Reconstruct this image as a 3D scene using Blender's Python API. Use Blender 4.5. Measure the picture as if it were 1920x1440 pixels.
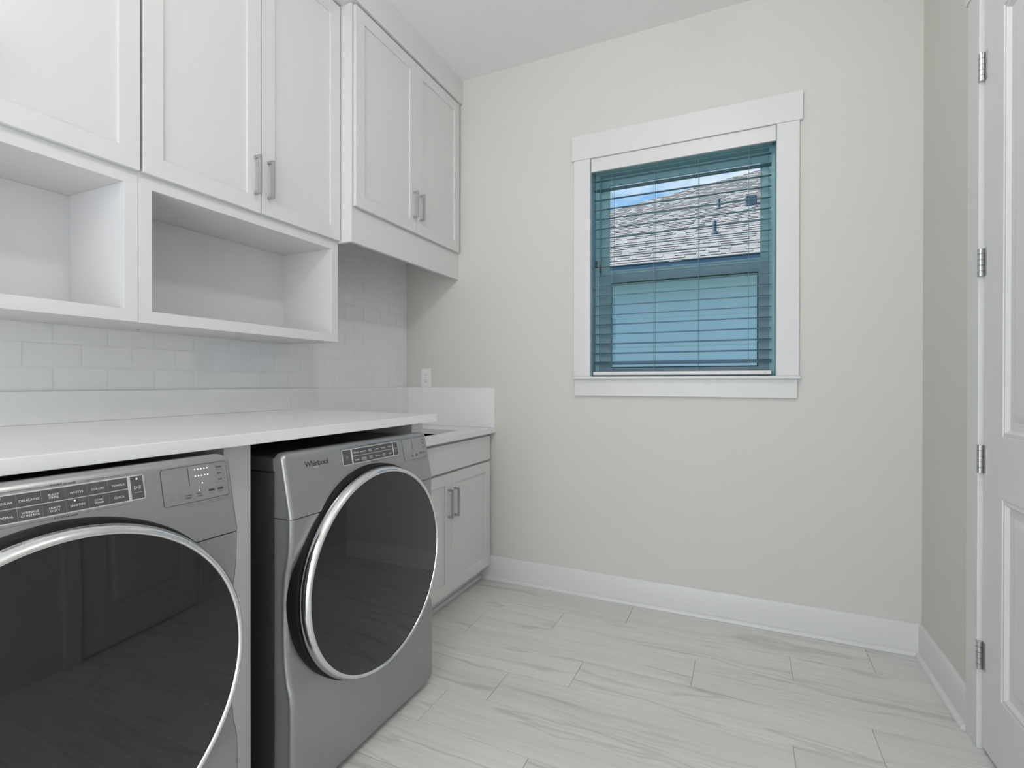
import bpy, bmesh, math, random
from mathutils import Vector, Matrix

for _o in list(bpy.data.objects):
    bpy.data.objects.remove(_o, do_unlink=True)
random.seed(7)
R = math.radians
scene = bpy.context.scene
COL = scene.collection

# ------------------------------------------------------------------ camera
CAM_H = 1.18
F_PX = 951.58
yaw, pitch, roll = R(24.438), R(0.185), R(0.067)
_r = Vector((math.cos(yaw), math.sin(yaw), 0))
_f = Vector((-math.sin(yaw), math.cos(yaw), 0))
_u = Vector((0, 0, 1))
_f2 = _f * math.cos(pitch) - _u * math.sin(pitch)
_u2 = _u * math.cos(pitch) + _f * math.sin(pitch)
_r3 = _r * math.cos(roll) + _u2 * math.sin(roll)
_u3 = _u2 * math.cos(roll) - _r * math.sin(roll)
cam_data = bpy.data.cameras.new('camera')
cam = bpy.data.objects.new('camera', cam_data)
COL.objects.link(cam)
cam_data.sensor_width = 36.0
cam_data.lens = F_PX / 1920.0 * 36.0
cam_data.clip_start = 0.02
cam_data.clip_end = 300
_m = Matrix((( _r3.x, _u3.x, -_f2.x, 0), (_r3.y, _u3.y, -_f2.y, 0), (_r3.z, _u3.z, -_f2.z, CAM_H), (0, 0, 0, 1)))
cam.matrix_world = _m
scene.camera = cam

# ------------------------------------------------------------------ view, world, sun
vs = scene.view_settings
vs.view_transform = 'Standard'
vs.look = 'None'
vs.exposure = 0.30
vs.gamma = 1.0
vs.use_curve_mapping = False

LAMP_STRENGTH = 72.0
LAMP_FILL_STRENGTH = 40.0
FILL_POWER = 36.0
SKY_STRENGTH = 0.9
SUN_STRENGTH = 8.3

world = bpy.data.worlds.new('sky')
scene.world = world
world.use_nodes = True
nt = world.node_tree
nt.nodes.clear()
n_out = nt.nodes.new('ShaderNodeOutputWorld')
n_bg = nt.nodes.new('ShaderNodeBackground')
n_tc = nt.nodes.new('ShaderNodeTexCoord')
n_map = nt.nodes.new('ShaderNodeMapping')
n_map.inputs['Scale'].default_value = (1.0, 1.0, 2.2)
n_map.inputs['Location'].default_value = (0.05, 0.3, 0.0)
n_noise = nt.nodes.new('ShaderNodeTexNoise')
n_noise.inputs['Scale'].default_value = 3.6
n_noise.inputs['Detail'].default_value = 7.0
n_noise.inputs['Roughness'].default_value = 0.55
n_ramp = nt.nodes.new('ShaderNodeValToRGB')
n_ramp.color_ramp.elements[0].position = 0.53
n_ramp.color_ramp.elements[0].color = (0.27, 0.53, 0.88, 1)
n_ramp.color_ramp.elements[1].position = 0.70
n_ramp.color_ramp.elements[1].color = (0.88, 0.92, 0.97, 1)
n_bg.inputs['Strength'].default_value = SKY_STRENGTH
nt.links.new(n_tc.outputs['Generated'], n_map.inputs['Vector'])
nt.links.new(n_map.outputs['Vector'], n_noise.inputs['Vector'])
nt.links.new(n_noise.outputs['Fac'], n_ramp.inputs['Fac'])
nt.links.new(n_ramp.outputs['Color'], n_bg.inputs['Color'])
nt.links.new(n_bg.outputs['Background'], n_out.inputs['Surface'])

sun_data = bpy.data.lights.new('sun', 'SUN')
sun_data.energy = SUN_STRENGTH
sun_data.angle = R(0.6)
sun_data.color = (1.0, 0.95, 0.88)
sun = bpy.data.objects.new('sun', sun_data)
COL.objects.link(sun)
sun.rotation_euler = Vector((-0.78, -0.17, 0.75)).to_track_quat('Z', 'Y').to_euler()

# added fill light, set in a made-up opening behind the camera
fill_data = bpy.data.lights.new('opening_fill', 'AREA')
fill_data.shape = 'RECTANGLE'
fill_data.size = 1.7
fill_data.size_y = 2.35
fill_data.energy = FILL_POWER
fill_data.color = (1.0, 0.965, 0.92)
fill_light = bpy.data.objects.new('opening_fill', fill_data)
COL.objects.link(fill_light)
fill_light.location = (-0.68, -1.44, 1.25)
fill_light.rotation_euler = (R(90), 0, 0)

# ------------------------------------------------------------------ materials
MATS = {}


def mat(name, color, rough=0.5, metal=0.0, spec=0.5, coat=0.0, coat_rough=0.1, emit=None, emit_s=0.0,
        noise=None, bump=None):
    """noise=(scale, amount): faint colour mottling; bump=(scale, strength): fine relief."""
    m = bpy.data.materials.new(name)
    m.use_nodes = True
    t = m.node_tree
    b = t.nodes['Principled BSDF']
    b.inputs['Base Color'].default_value = (*color, 1)
    b.inputs['Roughness'].default_value = rough
    b.inputs['Metallic'].default_value = metal
    b.inputs['Specular IOR Level'].default_value = spec
    b.inputs['Coat Weight'].default_value = coat
    b.inputs['Coat Roughness'].default_value = coat_rough
    if emit:
        b.inputs['Emission Color'].default_value = (*emit, 1)
        b.inputs['Emission Strength'].default_value = emit_s
    if noise or bump:
        tc = t.nodes.new('ShaderNodeTexCoord')
    if noise:
        n = t.nodes.new('ShaderNodeTexNoise')
        n.inputs['Scale'].default_value = noise[0]
        n.inputs['Detail'].default_value = 4
        r = t.nodes.new('ShaderNodeValToRGB')
        a = noise[1]
        r.color_ramp.elements[0].position = 0.3
        r.color_ramp.elements[1].position = 0.7
        r.color_ramp.elements[0].color = (*[c * (1 - a) for c in color], 1)
        r.color_ramp.elements[1].color = (*[min(1, c * (1 + a)) for c in color], 1)
        t.links.new(tc.outputs['Object'], n.inputs['Vector'])
        t.links.new(n.outputs['Fac'], r.inputs['Fac'])
        t.links.new(r.outputs['Color'], b.inputs['Base Color'])
    if bump:
        n2 = t.nodes.new('ShaderNodeTexNoise')
        n2.inputs['Scale'].default_value = bump[0]
        n2.inputs['Detail'].default_value = 3
        bp = t.nodes.new('ShaderNodeBump')
        bp.inputs['Strength'].default_value = bump[1]
        bp.inputs['Distance'].default_value = 0.002
        t.links.new(tc.outputs['Object'], n2.inputs['Vector'])
        t.links.new(n2.outputs['Fac'], bp.inputs['Height'])
        t.links.new(bp.outputs['Normal'], b.inputs['Normal'])
    MATS[name] = m
    return m


M_WALL = mat('wall_paint', (0.645, 0.642, 0.598), 0.75, spec=0.3, bump=(240, 0.12))
M_CEIL = mat('ceiling_paint', (0.86, 0.86, 0.855), 0.85, spec=0.2, bump=(160, 0.15))
M_CAB = mat('cabinet_paint', (0.69, 0.685, 0.685), 0.38, spec=0.4)
M_TRIM = mat('trim_paint', (0.70, 0.695, 0.695), 0.35, spec=0.4)
M_QUARTZ = mat('white_quartz', (0.80, 0.80, 0.80), 0.18, spec=0.5, noise=(6, 0.02))
M_TILE = mat('glazed_tile', (0.80, 0.80, 0.805), 0.07, spec=0.5, coat=0.4, coat_rough=0.04)
M_GROUT = mat('grout', (0.80, 0.80, 0.80), 0.8)
M_GROUT_FLOOR = mat('floor_grout', (0.66, 0.665, 0.64), 0.8)
M_NICKEL = mat('brushed_nickel', (0.48, 0.48, 0.48), 0.32, metal=0.85)
M_STEEL = mat('satin_steel', (0.55, 0.55, 0.55), 0.3, metal=0.9)
M_SLATE = mat('slate_enamel_front', (0.37, 0.37, 0.372), 0.33, metal=0.72, coat=0.15, coat_rough=0.15)
M_SLATE_D = mat('slate_enamel_cabinet', (0.115, 0.115, 0.117), 0.30, metal=0.5, coat=0.35, coat_rough=0.08)
M_CHROME = mat('chrome', (0.80, 0.80, 0.81), 0.13, metal=1.0)
M_GLASS_D = mat('smoked_glass', (0.008, 0.008, 0.009), 0.04, spec=0.55, coat=0.3, coat_rough=0.03)
M_RUBBER = mat('black_rubber', (0.006, 0.006, 0.006), 0.5, spec=0.3)
M_KEY = mat('key_black', (0.075, 0.075, 0.077), 0.35, coat=0.3)
M_KEYRIM = mat('key_rim_silver', (0.72, 0.72, 0.72), 0.3, metal=0.5)
M_DISP = mat('display_panel', (0.34, 0.34, 0.343), 0.16, metal=0.55, coat=0.6, coat_rough=0.05)
M_PRINT_L = mat('print_light', (0.72, 0.72, 0.72), 0.5)
M_PRINT_D = mat('print_dark', (0.045, 0.045, 0.045), 0.5)
M_LED = mat('led_white', (1, 1, 1), 0.5, emit=(1, 1, 1), emit_s=2.0)
M_LAMP = mat('lamp_globe_glass', (0.9, 0.9, 0.88), 0.5, emit=(1.0, 0.97, 0.93), emit_s=LAMP_STRENGTH)
M_LAMP_FILL = mat('fill_lamp_globe_glass', (0.9, 0.9, 0.88), 0.5, emit=(1.0, 0.97, 0.93), emit_s=LAMP_FILL_STRENGTH)
M_PLASTIC = mat('white_plastic', (0.82, 0.82, 0.82), 0.3)
M_SLOT = mat('dark_slot', (0.03, 0.03, 0.03), 0.6)
M_BLACK = mat('black_metal', (0.01, 0.01, 0.01), 0.4, metal=0.6)
M_VINYL_DIM = mat('vinyl_frame_dim_light', (0.25, 0.46, 0.50), 0.4)  # white vinyl; the dim bluish light on it is painted into the colour
M_VINYL_SHADED = mat('vinyl_lower_sash_shaded', (0.17, 0.31, 0.37), 0.4)  # same vinyl, darker: the sash's bluish shade is in its colour
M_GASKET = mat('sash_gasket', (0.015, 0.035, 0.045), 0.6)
M_SLAT = mat('blind_slat', (0.075, 0.15, 0.185), 0.4)  # slats carry the dim bluish light of the window in their colour
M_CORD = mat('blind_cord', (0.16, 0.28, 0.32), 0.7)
M_TASSEL = mat('tassel_wood', (0.02, 0.035, 0.04), 0.5)
M_RAIL = mat('blind_bottom_rail', (0.78, 0.78, 0.76), 0.4)
M_SIDING = mat('pale_blue_siding', (0.80, 0.86, 0.84), 0.6)
M_FASCIA = mat('fascia_grey', (0.16, 0.21, 0.26), 0.6)
M_SOFFIT = mat('soffit_board', (0.40, 0.52, 0.52), 0.7)
M_VENT = mat('vent_metal', (0.055, 0.085, 0.11), 0.5)
M_GRASS = mat('lawn_grass', (0.07, 0.11, 0.05), 0.9, noise=(3, 0.25))
M_DECK = mat('roof_felt', (0.10, 0.10, 0.11), 0.9)
M_SINK = mat('white_sink', (0.80, 0.80, 0.80), 0.25)
M_DARKVOID = mat('unlit_hall', (0.35, 0.35, 0.34), 0.9)


def shingle_mat():
    m = bpy.data.materials.new('asphalt_shingle')
    m.use_nodes = True
    t = m.node_tree
    b = t.nodes['Principled BSDF']
    b.inputs['Roughness'].default_value = 0.9
    b.inputs['Specular IOR Level'].default_value = 0.2
    a = t.nodes.new('ShaderNodeAttribute')
    a.attribute_name = 'tone'
    r = t.nodes.new('ShaderNodeValToRGB')
    r.color_ramp.elements[0].color = (0.075, 0.072, 0.075, 1)
    r.color_ramp.elements[1].color = (0.30, 0.285, 0.28, 1)
    em = r.color_ramp.elements.new(0.3)
    em.color = (0.225, 0.213, 0.21, 1)
    tc = t.nodes.new('ShaderNodeTexCoord')
    n = t.nodes.new('ShaderNodeTexNoise')
    n.inputs['Scale'].default_value = 60
    mx = t.nodes.new('ShaderNodeMixRGB')
    mx.blend_type = 'OVERLAY'
    mx.inputs['Fac'].default_value = 0.35
    t.links.new(a.outputs['Fac'], r.inputs['Fac'])
    t.links.new(tc.outputs['Object'], n.inputs['Vector'])
    t.links.new(r.outputs['Color'], mx.inputs['Color1'])
    t.links.new(n.outputs['Fac'], mx.inputs['Color2'])
    t.links.new(mx.outputs['Color'], b.inputs['Base Color'])
    return m


M_SHINGLE = shingle_mat()


def plank_mat():
    m = bpy.data.materials.new('wood_look_floor_tile')
    m.use_nodes = True
    t = m.node_tree
    L = t.links.new
    b = t.nodes['Principled BSDF']
    b.inputs['Roughness'].default_value = 0.36
    b.inputs['Specular IOR Level'].default_value = 0.35
    tc = t.nodes.new('ShaderNodeTexCoord')
    oi = t.nodes.new('ShaderNodeObjectInfo')
    sc = t.nodes.new('ShaderNodeVectorMath')
    sc.operation = 'SCALE'
    cx = t.nodes.new('ShaderNodeCombineXYZ')
    ml = t.nodes.new('ShaderNodeMath'); ml.operation = 'MULTIPLY'; ml.inputs[1].default_value = 57.0
    ml2 = t.nodes.new('ShaderNodeMath'); ml2.operation = 'MULTIPLY'; ml2.inputs[1].default_value = 31.0
    L(oi.outputs['Random'], ml.inputs[0]); L(oi.outputs['Random'], ml2.inputs[0])
    L(ml.outputs[0], cx.inputs['X']); L(ml2.outputs[0], cx.inputs['Y']); L(ml.outputs[0], cx.inputs['Z'])
    add = t.nodes.new('ShaderNodeVectorMath'); add.operation = 'ADD'
    L(tc.outputs['Object'], add.inputs[0]); L(cx.outputs[0], add.inputs[1])
    # warp so streaks wander
    wn = t.nodes.new('ShaderNodeTexNoise'); wn.inputs['Scale'].default_value = 2.2; wn.inputs['Detail'].default_value = 2
    L(add.outputs[0], wn.inputs['Vector'])
    wsub = t.nodes.new('ShaderNodeVectorMath'); wsub.operation = 'SUBTRACT'; wsub.inputs[1].default_value = (0.5, 0.5, 0.5)
    L(wn.outputs['Color'], wsub.inputs[0])
    wmul = t.nodes.new('ShaderNodeVectorMath'); wmul.operation = 'MULTIPLY'; wmul.inputs[1].default_value = (0.0, 0.11, 0.0)
    L(wsub.outputs[0], wmul.inputs[0])
    add2 = t.nodes.new('ShaderNodeVectorMath'); add2.operation = 'ADD'
    L(add.outputs[0], add2.inputs[0]); L(wmul.outputs[0], add2.inputs[1])
    mp = t.nodes.new('ShaderNodeMapping'); mp.inputs['Scale'].default_value = (0.75, 15.0, 1.0)
    L(add2.outputs[0], mp.inputs['Vector'])
    n1 = t.nodes.new('ShaderNodeTexNoise'); n1.inputs['Scale'].default_value = 1.0; n1.inputs['Detail'].default_value = 5; n1.inputs['Roughness'].default_value = 0.6
    L(mp.outputs[0], n1.inputs['Vector'])
    mp2 = t.nodes.new('ShaderNodeMapping'); mp2.inputs['Scale'].default_value = (2.5, 90.0, 1.0)
    L(add2.outputs[0], mp2.inputs['Vector'])
    n2 = t.nodes.new('ShaderNodeTexNoise'); n2.inputs['Scale'].default_value = 1.0; n2.inputs['Detail'].default_value = 3
    L(mp2.outputs[0], n2.inputs['Vector'])
    r1 = t.nodes.new('ShaderNodeValToRGB')
    e = r1.color_ramp.elements
    e[0].position = 0.25; e[0].color = (0.40, 0.405, 0.385, 1)
    e[1].position = 0.41; e[1].color = (0.67, 0.675, 0.645, 1)
    e3 = e.new(0.33); e3.color = (0.61, 0.615, 0.59, 1)
    e4 = e.new(0.75); e4.color = (0.725, 0.73, 0.70, 1)
    L(n1.outputs['Fac'], r1.inputs['Fac'])
    r2 = t.nodes.new('ShaderNodeValToRGB')
    r2.color_ramp.elements[0].position = 0.3; r2.color_ramp.elements[0].color = (0.88, 0.88, 0.88, 1)
    r2.color_ramp.elements[1].position = 0.55; r2.color_ramp.elements[1].color = (1, 1, 1, 1)
    L(n2.outputs['Fac'], r2.inputs['Fac'])
    mx = t.nodes.new('ShaderNodeMixRGB'); mx.blend_type = 'MULTIPLY'; mx.inputs['Fac'].default_value = 0.8
    L(r1.outputs['Color'], mx.inputs['Color1']); L(r2.outputs['Color'], mx.inputs['Color2'])
    # sparse dark veins running along the plank
    mp3 = t.nodes.new('ShaderNodeMapping'); mp3.inputs['Scale'].default_value = (0.9, 8.0, 1.0)
    L(add2.outputs[0], mp3.inputs['Vector'])
    n3 = t.nodes.new('ShaderNodeTexNoise'); n3.inputs['Scale'].default_value = 1.0; n3.inputs['Detail'].default_value = 4; n3.inputs['Roughness'].default_value = 0.5
    L(mp3.outputs[0], n3.inputs['Vector'])
    r3 = t.nodes.new('ShaderNodeValToRGB')
    q = r3.color_ramp.elements
    q[0].position = 0.385; q[0].color = (1, 1, 1, 1)
    q[1].position = 0.44; q[1].color = (1, 1, 1, 1)
    q2 = q.new(0.408); q2.color = (0.80, 0.80, 0.79, 1)
    L(n3.outputs['Fac'], r3.inputs['Fac'])
    mx3 = t.nodes.new('ShaderNodeMixRGB'); mx3.blend_type = 'MULTIPLY'; mx3.inputs['Fac'].default_value = 1.0
    L(mx.outputs['Color'], mx3.inputs['Color1']); L(r3.outputs['Color'], mx3.inputs['Color2'])
    mx = mx3
    # per-plank tone
    mr = t.nodes.new('ShaderNodeMapRange'); mr.inputs['To Min'].default_value = 0.95; mr.inputs['To Max'].default_value = 1.05
    L(oi.outputs['Random'], mr.inputs['Value'])
    mx2 = t.nodes.new('ShaderNodeMixRGB'); mx2.blend_type = 'MULTIPLY'; mx2.inputs['Fac'].default_value = 1.0
    L(mx.outputs['Color'], mx2.inputs['Color1']); L(mr.outputs['Result'], mx2.inputs['Color2'])
    L(mx2.outputs['Color'], b.inputs['Base Color'])
    return m


M_PLANK = plank_mat()


def pane_mat():
    m = bpy.data.materials.new('window_glass')
    m.use_nodes = True
    t = m.node_tree
    t.nodes.clear()
    o = t.nodes.new('ShaderNodeOutputMaterial')
    tr = t.nodes.new('ShaderNodeBsdfTransparent')
    tr.inputs['Color'].default_value = (0.93, 0.96, 0.96, 1)
    gl = t.nodes.new('ShaderNodeBsdfGlossy')
    gl.inputs['Roughness'].default_value = 0.12
    fr = t.nodes.new('ShaderNodeFresnel')
    fr.inputs['IOR'].default_value = 1.06
    mx = t.nodes.new('ShaderNodeMixShader')
    t.links.new(fr.outputs[0], mx.inputs['Fac'])
    t.links.new(tr.outputs[0], mx.inputs[1])
    t.links.new(gl.outputs[0], mx.inputs[2])
    t.links.new(mx.outputs[0], o.inputs['Surface'])
    return m


M_PANE = pane_mat()

# ------------------------------------------------------------------ helpers


def box(bm, x0, x1, y0, y1, z0, z1):
    vs_ = [bm.verts.new((x, y, z)) for x in (x0, x1) for y in (y0, y1) for z in (z0, z1)]
    for f in ((0, 1, 3, 2), (4, 6, 7, 5), (0, 4, 5, 1), (2, 3, 7, 6), (0, 2, 6, 4), (1, 5, 7, 3)):
        bm.faces.new([vs_[i] for i in f])
    return vs_


def ring(bm, axis, outer, inner, c0, c1):
    """rectangular frame (a prism with a rectangular hole) along an axis; outer/inner = (a0,a1,b0,b1)."""
    def P(a, b, c):
        if axis == 'x':
            return (c, a, b)
        if axis == 'y':
            return (a, c, b)
        return (a, b, c)
    def loop(q, c):
        a0, a1, b0, b1 = q
        return [bm.verts.new(P(*p, c)) for p in ((a0, b0), (a1, b0), (a1, b1), (a0, b1))]
    o0, o1, i0, i1 = loop(outer, c0), loop(outer, c1), loop(inner, c0), loop(inner, c1)
    for k in range(4):
        j = (k + 1) % 4
        bm.faces.new((o0[k], o0[j], o1[j], o1[k]))
        bm.faces.new((i0[k], i1[k], i1[j], i0[j]))
        bm.faces.new((o0[k], i0[k], i0[j], o0[j]))
        bm.faces.new((o1[k], o1[j], i1[j], i1[k]))


def cyl(bm, p0, p1, r, seg=16, r2=None):
    p0, p1 = Vector(p0), Vector(p1)
    d = (p1 - p0).normalized()
    a = d.orthogonal().normalized()
    b = d.cross(a)
    r2 = r if r2 is None else r2
    A, B = [], []
    for i in range(seg):
        t = 2 * math.pi * i / seg
        o = a * math.cos(t) + b * math.sin(t)
        A.append(bm.verts.new(p0 + o * r))
        B.append(bm.verts.new(p1 + o * r2))
    for i in range(seg):
        j = (i + 1) % seg
        bm.faces.new((A[i], A[j], B[j], B[i]))
    bm.faces.new(A[::-1])
    bm.faces.new(B)


def lathe_x(bm, prof, yc, zc, seg=96, closed=False):
    """revolve (radius, x) profile about the x axis through (yc, zc)."""
    rows = []
    for r, x in prof:
        if r < 1e-6:
            rows.append([bm.verts.new((x, yc, zc))])
        else:
            rows.append([bm.verts.new((x, yc + r * math.cos(2 * math.pi * i / seg), zc + r * math.sin(2 * math.pi * i / seg))) for i in range(seg)])
    n = len(rows)
    for k in range(n if closed else n - 1):
        A, B = rows[k], rows[(k + 1) % n]
        for i in range(seg):
            j = (i + 1) % seg
            if len(A) == 1 and len(B) == 1:
                continue
            if len(A) == 1:
                bm.faces.new((A[0], B[j], B[i]))
            elif len(B) == 1:
                bm.faces.new((A[i], A[j], B[0]))
            else:
                bm.faces.new((A[i], A[j], B[j], B[i]))


def loft(bm, rings, cap=True):
    rows = [[bm.verts.new(p) for p in r] for r in rings]
    n = len(rows[0])
    for a, b in zip(rows, rows[1:]):
        for i in range(n):
            j = (i + 1) % n
            bm.faces.new((a[i], a[j], b[j], b[i]))
    if cap:
        bm.faces.new(rows[0][::-1])
        bm.faces.new(rows[-1])


def extrude_profile(bm, pts, axis, c0, c1):
    """closed 2-D profile swept along an axis; pts in the remaining two axes' order."""
    def P(p, c):
        if axis == 'x':
            return (c, p[0], p[1])
        if axis == 'y':
            return (p[0], c, p[1])
        return (p[0], p[1], c)
    loft(bm, [[P(p, c0) for p in pts], [P(p, c1) for p in pts]])


def to_mesh(name, bm, material, smooth=None):
    bmesh.ops.recalc_face_normals(bm, faces=bm.faces)
    me = bpy.data.meshes.new(name)
    bm.to_mesh(me)
    bm.free()
    me.materials.append(material)
    if smooth is not None:
        for p in me.polygons:
            p.use_smooth = True
        me.set_sharp_from_angle(angle=R(smooth))
    return me


def obj(name, bm, material, parent=None, bevel=0.0, smooth=None, segs=2):
    me = to_mesh(name, bm, material, smooth)
    o = bpy.data.objects.new(name, me)
    COL.objects.link(o)
    if parent is not None:
        o.parent = parent
    if bevel:
        md = o.modifiers.new('bevel', 'BEVEL')
        md.width = bevel
        md.segments = segs
        md.limit_method = 'ANGLE'
        md.angle_limit = R(40)
    return o


def bobj(name, b, material, parent=None, bevel=0.0, segs=2):
    bm = bmesh.new()
    box(bm, *b)
    return obj(name, bm, material, parent, bevel, segs=segs)


def tag(o, label, cat, group=None):
    o['label'] = label
    o['category'] = cat
    if group:
        o['group'] = group
    return o


def thing(name, loc, label, cat, group=None):
    o = bpy.data.objects.new(name, None)
    o.empty_display_size = 0.05
    COL.objects.link(o)
    o.location = loc
    return tag(o, label, cat, group)


def structure(o, label=None):
    o['kind'] = 'structure'
    if label:
        o['label'] = label
    return o


def sempty(name, loc, label=None):
    o = bpy.data.objects.new(name, None)
    o.empty_display_size = 0.05
    COL.objects.link(o)
    o.location = loc
    return structure(o, label)


_font_cache = {}


def text_mesh(s, size, spacing=1.0, shear=0.0, bold=0.0, line=1.0):
    key = (s, size, spacing, shear, bold, line)
    if key in _font_cache:
        return _font_cache[key]
    c = bpy.data.curves.new('txt', 'FONT')
    c.body = s
    c.size = size
    c.align_x = 'CENTER'
    c.align_y = 'CENTER'
    c.space_character = spacing
    c.space_line = line
    c.shear = shear
    c.offset = bold
    c.extrude = 0.0002
    c.resolution_u = 3
    ob = bpy.data.objects.new('txt', c)
    COL.objects.link(ob)
    dg = bpy.context.evaluated_depsgraph_get()
    me = bpy.data.meshes.new_from_object(ob.evaluated_get(dg))
    bpy.data.objects.remove(ob, do_unlink=True)
    _font_cache[key] = me
    return me


def text_obj(name, s, size, frame, material, parent, **kw):
    me = text_mesh(s, size, **kw)
    me = me.copy()
    me.name = name
    me.materials.clear()
    me.materials.append(material)
    o = bpy.data.objects.new(name, me)
    COL.objects.link(o)
    o.parent = parent
    o.matrix_local = frame
    return o


# ------------------------------------------------------------------ room dimensions
XL, XR_, YB, YF, ZC = -2.0, 0.709, 2.733, -1.35, 3.04
XT = -1.993                       # tile face
WT = 0.16                         # outer wall thickness

# ------------------------------------------------------------------ room shell
fl_ = bobj('floor', (XL - .1, XR_ + .15, YF - .1, YB + WT, -0.06, -0.004), M_GROUT_FLOOR)
structure(fl_, 'pale greige wood look plank tile floor')
structure(bobj('ceiling', (XL - .1, XR_ + .15, YF - .1, YB + WT, ZC, ZC + .12), M_CEIL), 'flat white painted ceiling')

# floor planks (wood look tile 0.203 x 1.016)
PW, PL = 0.203, 1.016
known = {0: -0.864, 1: 0.405, 2: -0.18, 3: 0.186, -1: -1.03, -2: -0.61, 4: -0.52}
_pm = {}


def plank_mesh(w, l):
    key = (round(w, 4), round(l, 4))
    if key not in _pm:
        bm = bmesh.new()
        box(bm, 0, l, 0, w, -0.010, 0.0)
        bmesh.ops.bevel(bm, geom=[e for e in bm.edges if e.verts[0].co.z > -1e-5 and e.verts[1].co.z > -1e-5],
                        offset=0.0012, segments=1, affect='EDGES')
        _pm[key] = to_mesh('plank', bm, M_PLANK)
    return _pm[key]


G = 0.0009
for k in range(-15, 6):
    y0, y1 = 1.675 + PW * k, 1.675 + PW * (k + 1)
    y0c, y1c = max(y0, YF), min(y1, YB)
    if y1c - y0c < 0.02:
        continue
    j0 = known.get(k, (k * 0.3717) % PL - 0.6)
    n0 = math.ceil((XL - j0) / PL) - 1
    for n in range(n0, n0 + 5):
        a, b = j0 + n * PL, j0 + (n + 1) * PL
        a, b = max(a, XL), min(b, XR_ + .06)
        if b - a < 0.02:
            continue
        o = bpy.data.objects.new('plank', plank_mesh(y1c - y0c - 2 * G, b - a - 2 * G))
        COL.objects.link(o)
        o.parent = fl_
        o.location = (a + G, y0c + G, 0.0)

# left wall with grout bed and tiles
wl = structure(bobj('wall_left', (XL - .12, XL, YF - .1, YB + WT, -.05, ZC + .02), M_WALL), 'left wall with white subway tile backsplash')
bobj('grout_bed', (XL - .001, -1.9945, 0.0, YB, 1.14, 1.99), M_GROUT, wl)
TL_, TH_ = 0.1524, 0.0762


_tm = {}


def tile_mesh(l, h):
    key = (round(l, 4), round(h, 4))
    if key not in _tm:
        bm = bmesh.new()
        box(bm, -0.0055, 0.0, 0, l, 0, h)
        bmesh.ops.bevel(bm, geom=[e for e in bm.edges if e.verts[0].co.x > -1e-5 and e.verts[1].co.x > -1e-5],
                        offset=0.0012, segments=2, affect='EDGES')
        _tm[key] = to_mesh('tile', bm, M_TILE, smooth=50)
    return _tm[key]


for row in range(11):
    z0, z1 = 1.151 + row * TH_, 1.151 + (row + 1) * TH_
    z1 = min(z1, 1.985)
    if z1 - z0 < 0.015:
        continue
    off = 0.865 if row % 2 == 0 else 0.789
    ys = 0.40 if row < 3 else 1.80
    k = math.floor((ys - off) / TL_)
    while True:
        a, b = off + k * TL_, off + (k + 1) * TL_
        k += 1
        if a >= YB:
            break
        a, b = max(a, ys), min(b, YB)
        if b - a < 0.012:
            continue
        o = bpy.data.objects.new('tile', tile_mesh(b - a - 0.0025, z1 - z0 - 0.0025))
        COL.objects.link(o)
        o.parent = wl
        o.location = (XT + random.uniform(-0.0003, 0.0003), a + 0.00125, z0 + 0.00125)
        o.rotation_euler = (0, R(random.uniform(-.25, .25)), R(random.uniform(-.2, .2)))

# back wall with the window opening
WX0, WX1, WZ0, WZ1 = -0.762, 0.143, 1.205, 2.412
bm = bmesh.new()
ring(bm, 'y', (XL - .12, XR_ + .15, -.05, ZC + .02), (WX0 - .02, WX1 + .02, WZ0 - .02, WZ1 + .02), YB, YB + WT)
structure(obj('wall_back', bm, M_WALL), 'pale greige painted wall around the window')

# right wall with the door opening
DY0, DY1, DZ1 = 1.285, 2.113, 2.452
bm = bmesh.new()
pts = [(YF - .1, -.05), (DY0, -.05), (DY0, DZ1), (DY1, DZ1), (DY1, -.05), (YB + WT, -.05), (YB + WT, ZC + .02), (YF - .1, ZC + .02)]
extrude_profile(bm, pts, 'x', XR_, XR_ + .12)
structure(obj('wall_right', bm, M_WALL), 'greige side wall beside the white door')
bm = bmesh.new()
extrude_profile(bm, [(XL - .12, -.05), (-1.55, -.05), (-1.55, 2.46), (.65, 2.46), (.65, -.05), (XR_ + .15, -.05), (XR_ + .15, ZC + .02), (XL - .12, ZC + .02)], 'y', YF - .12, YF)  # unseen opening, added so the fill light can stand in it
structure(obj('wall_front', bm, M_WALL), 'greige wall opposite the window, with an opening added for the fill light')
structure(bobj('wall_hall', (XR_ + .45, XR_ + .5, 0.8, 2.6, -.05, ZC), M_DARKVOID), 'hall wall behind the closed white door')

# baseboards
def baseboard(name, axis, c0, c1, face, sign, label):
    """board standing on the wall plane `face`; sign points into the room."""
    t, h = 0.015, 0.137
    p = [(0, 0), (t, 0), (t, h - .012), (t - .004, h - .003), (t - .008, h), (0, h)]
    bm = bmesh.new()
    q = [(face + sign * a, z) for a, z in p]
    extrude_profile(bm, q, axis, c0, c1)
    o = structure(obj(name, bm, M_TRIM, smooth=50), label)
    r = 0.017
    s = [(t, 0.0)] + [(t + r * math.cos(a), 0.001 + r * math.sin(a)) for a in [i * math.pi / 2 / 6 for i in range(7)]]
    bm = bmesh.new()
    extrude_profile(bm, [(face + sign * a, z) for a, z in s], axis, c0, c1)
    obj('shoe_molding', bm, M_TRIM, o, smooth=50)
    return o


baseboard('baseboard_back', 'x', -1.47, XR_, YB, -1, 'white baseboard under the window')
baseboard('baseboard_right', 'y', 2.203, YB - .001, XR_, -1, 'short white baseboard between corner and door casing')

# boxed soffit above the wall cabinets
structure(bobj('trim_1', (XL, -1.578, -0.05, YB - .0005, 2.893, ZC - .0005), M_CAB, bevel=.0015), 'white soffit board above the wall cabinets')

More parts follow.
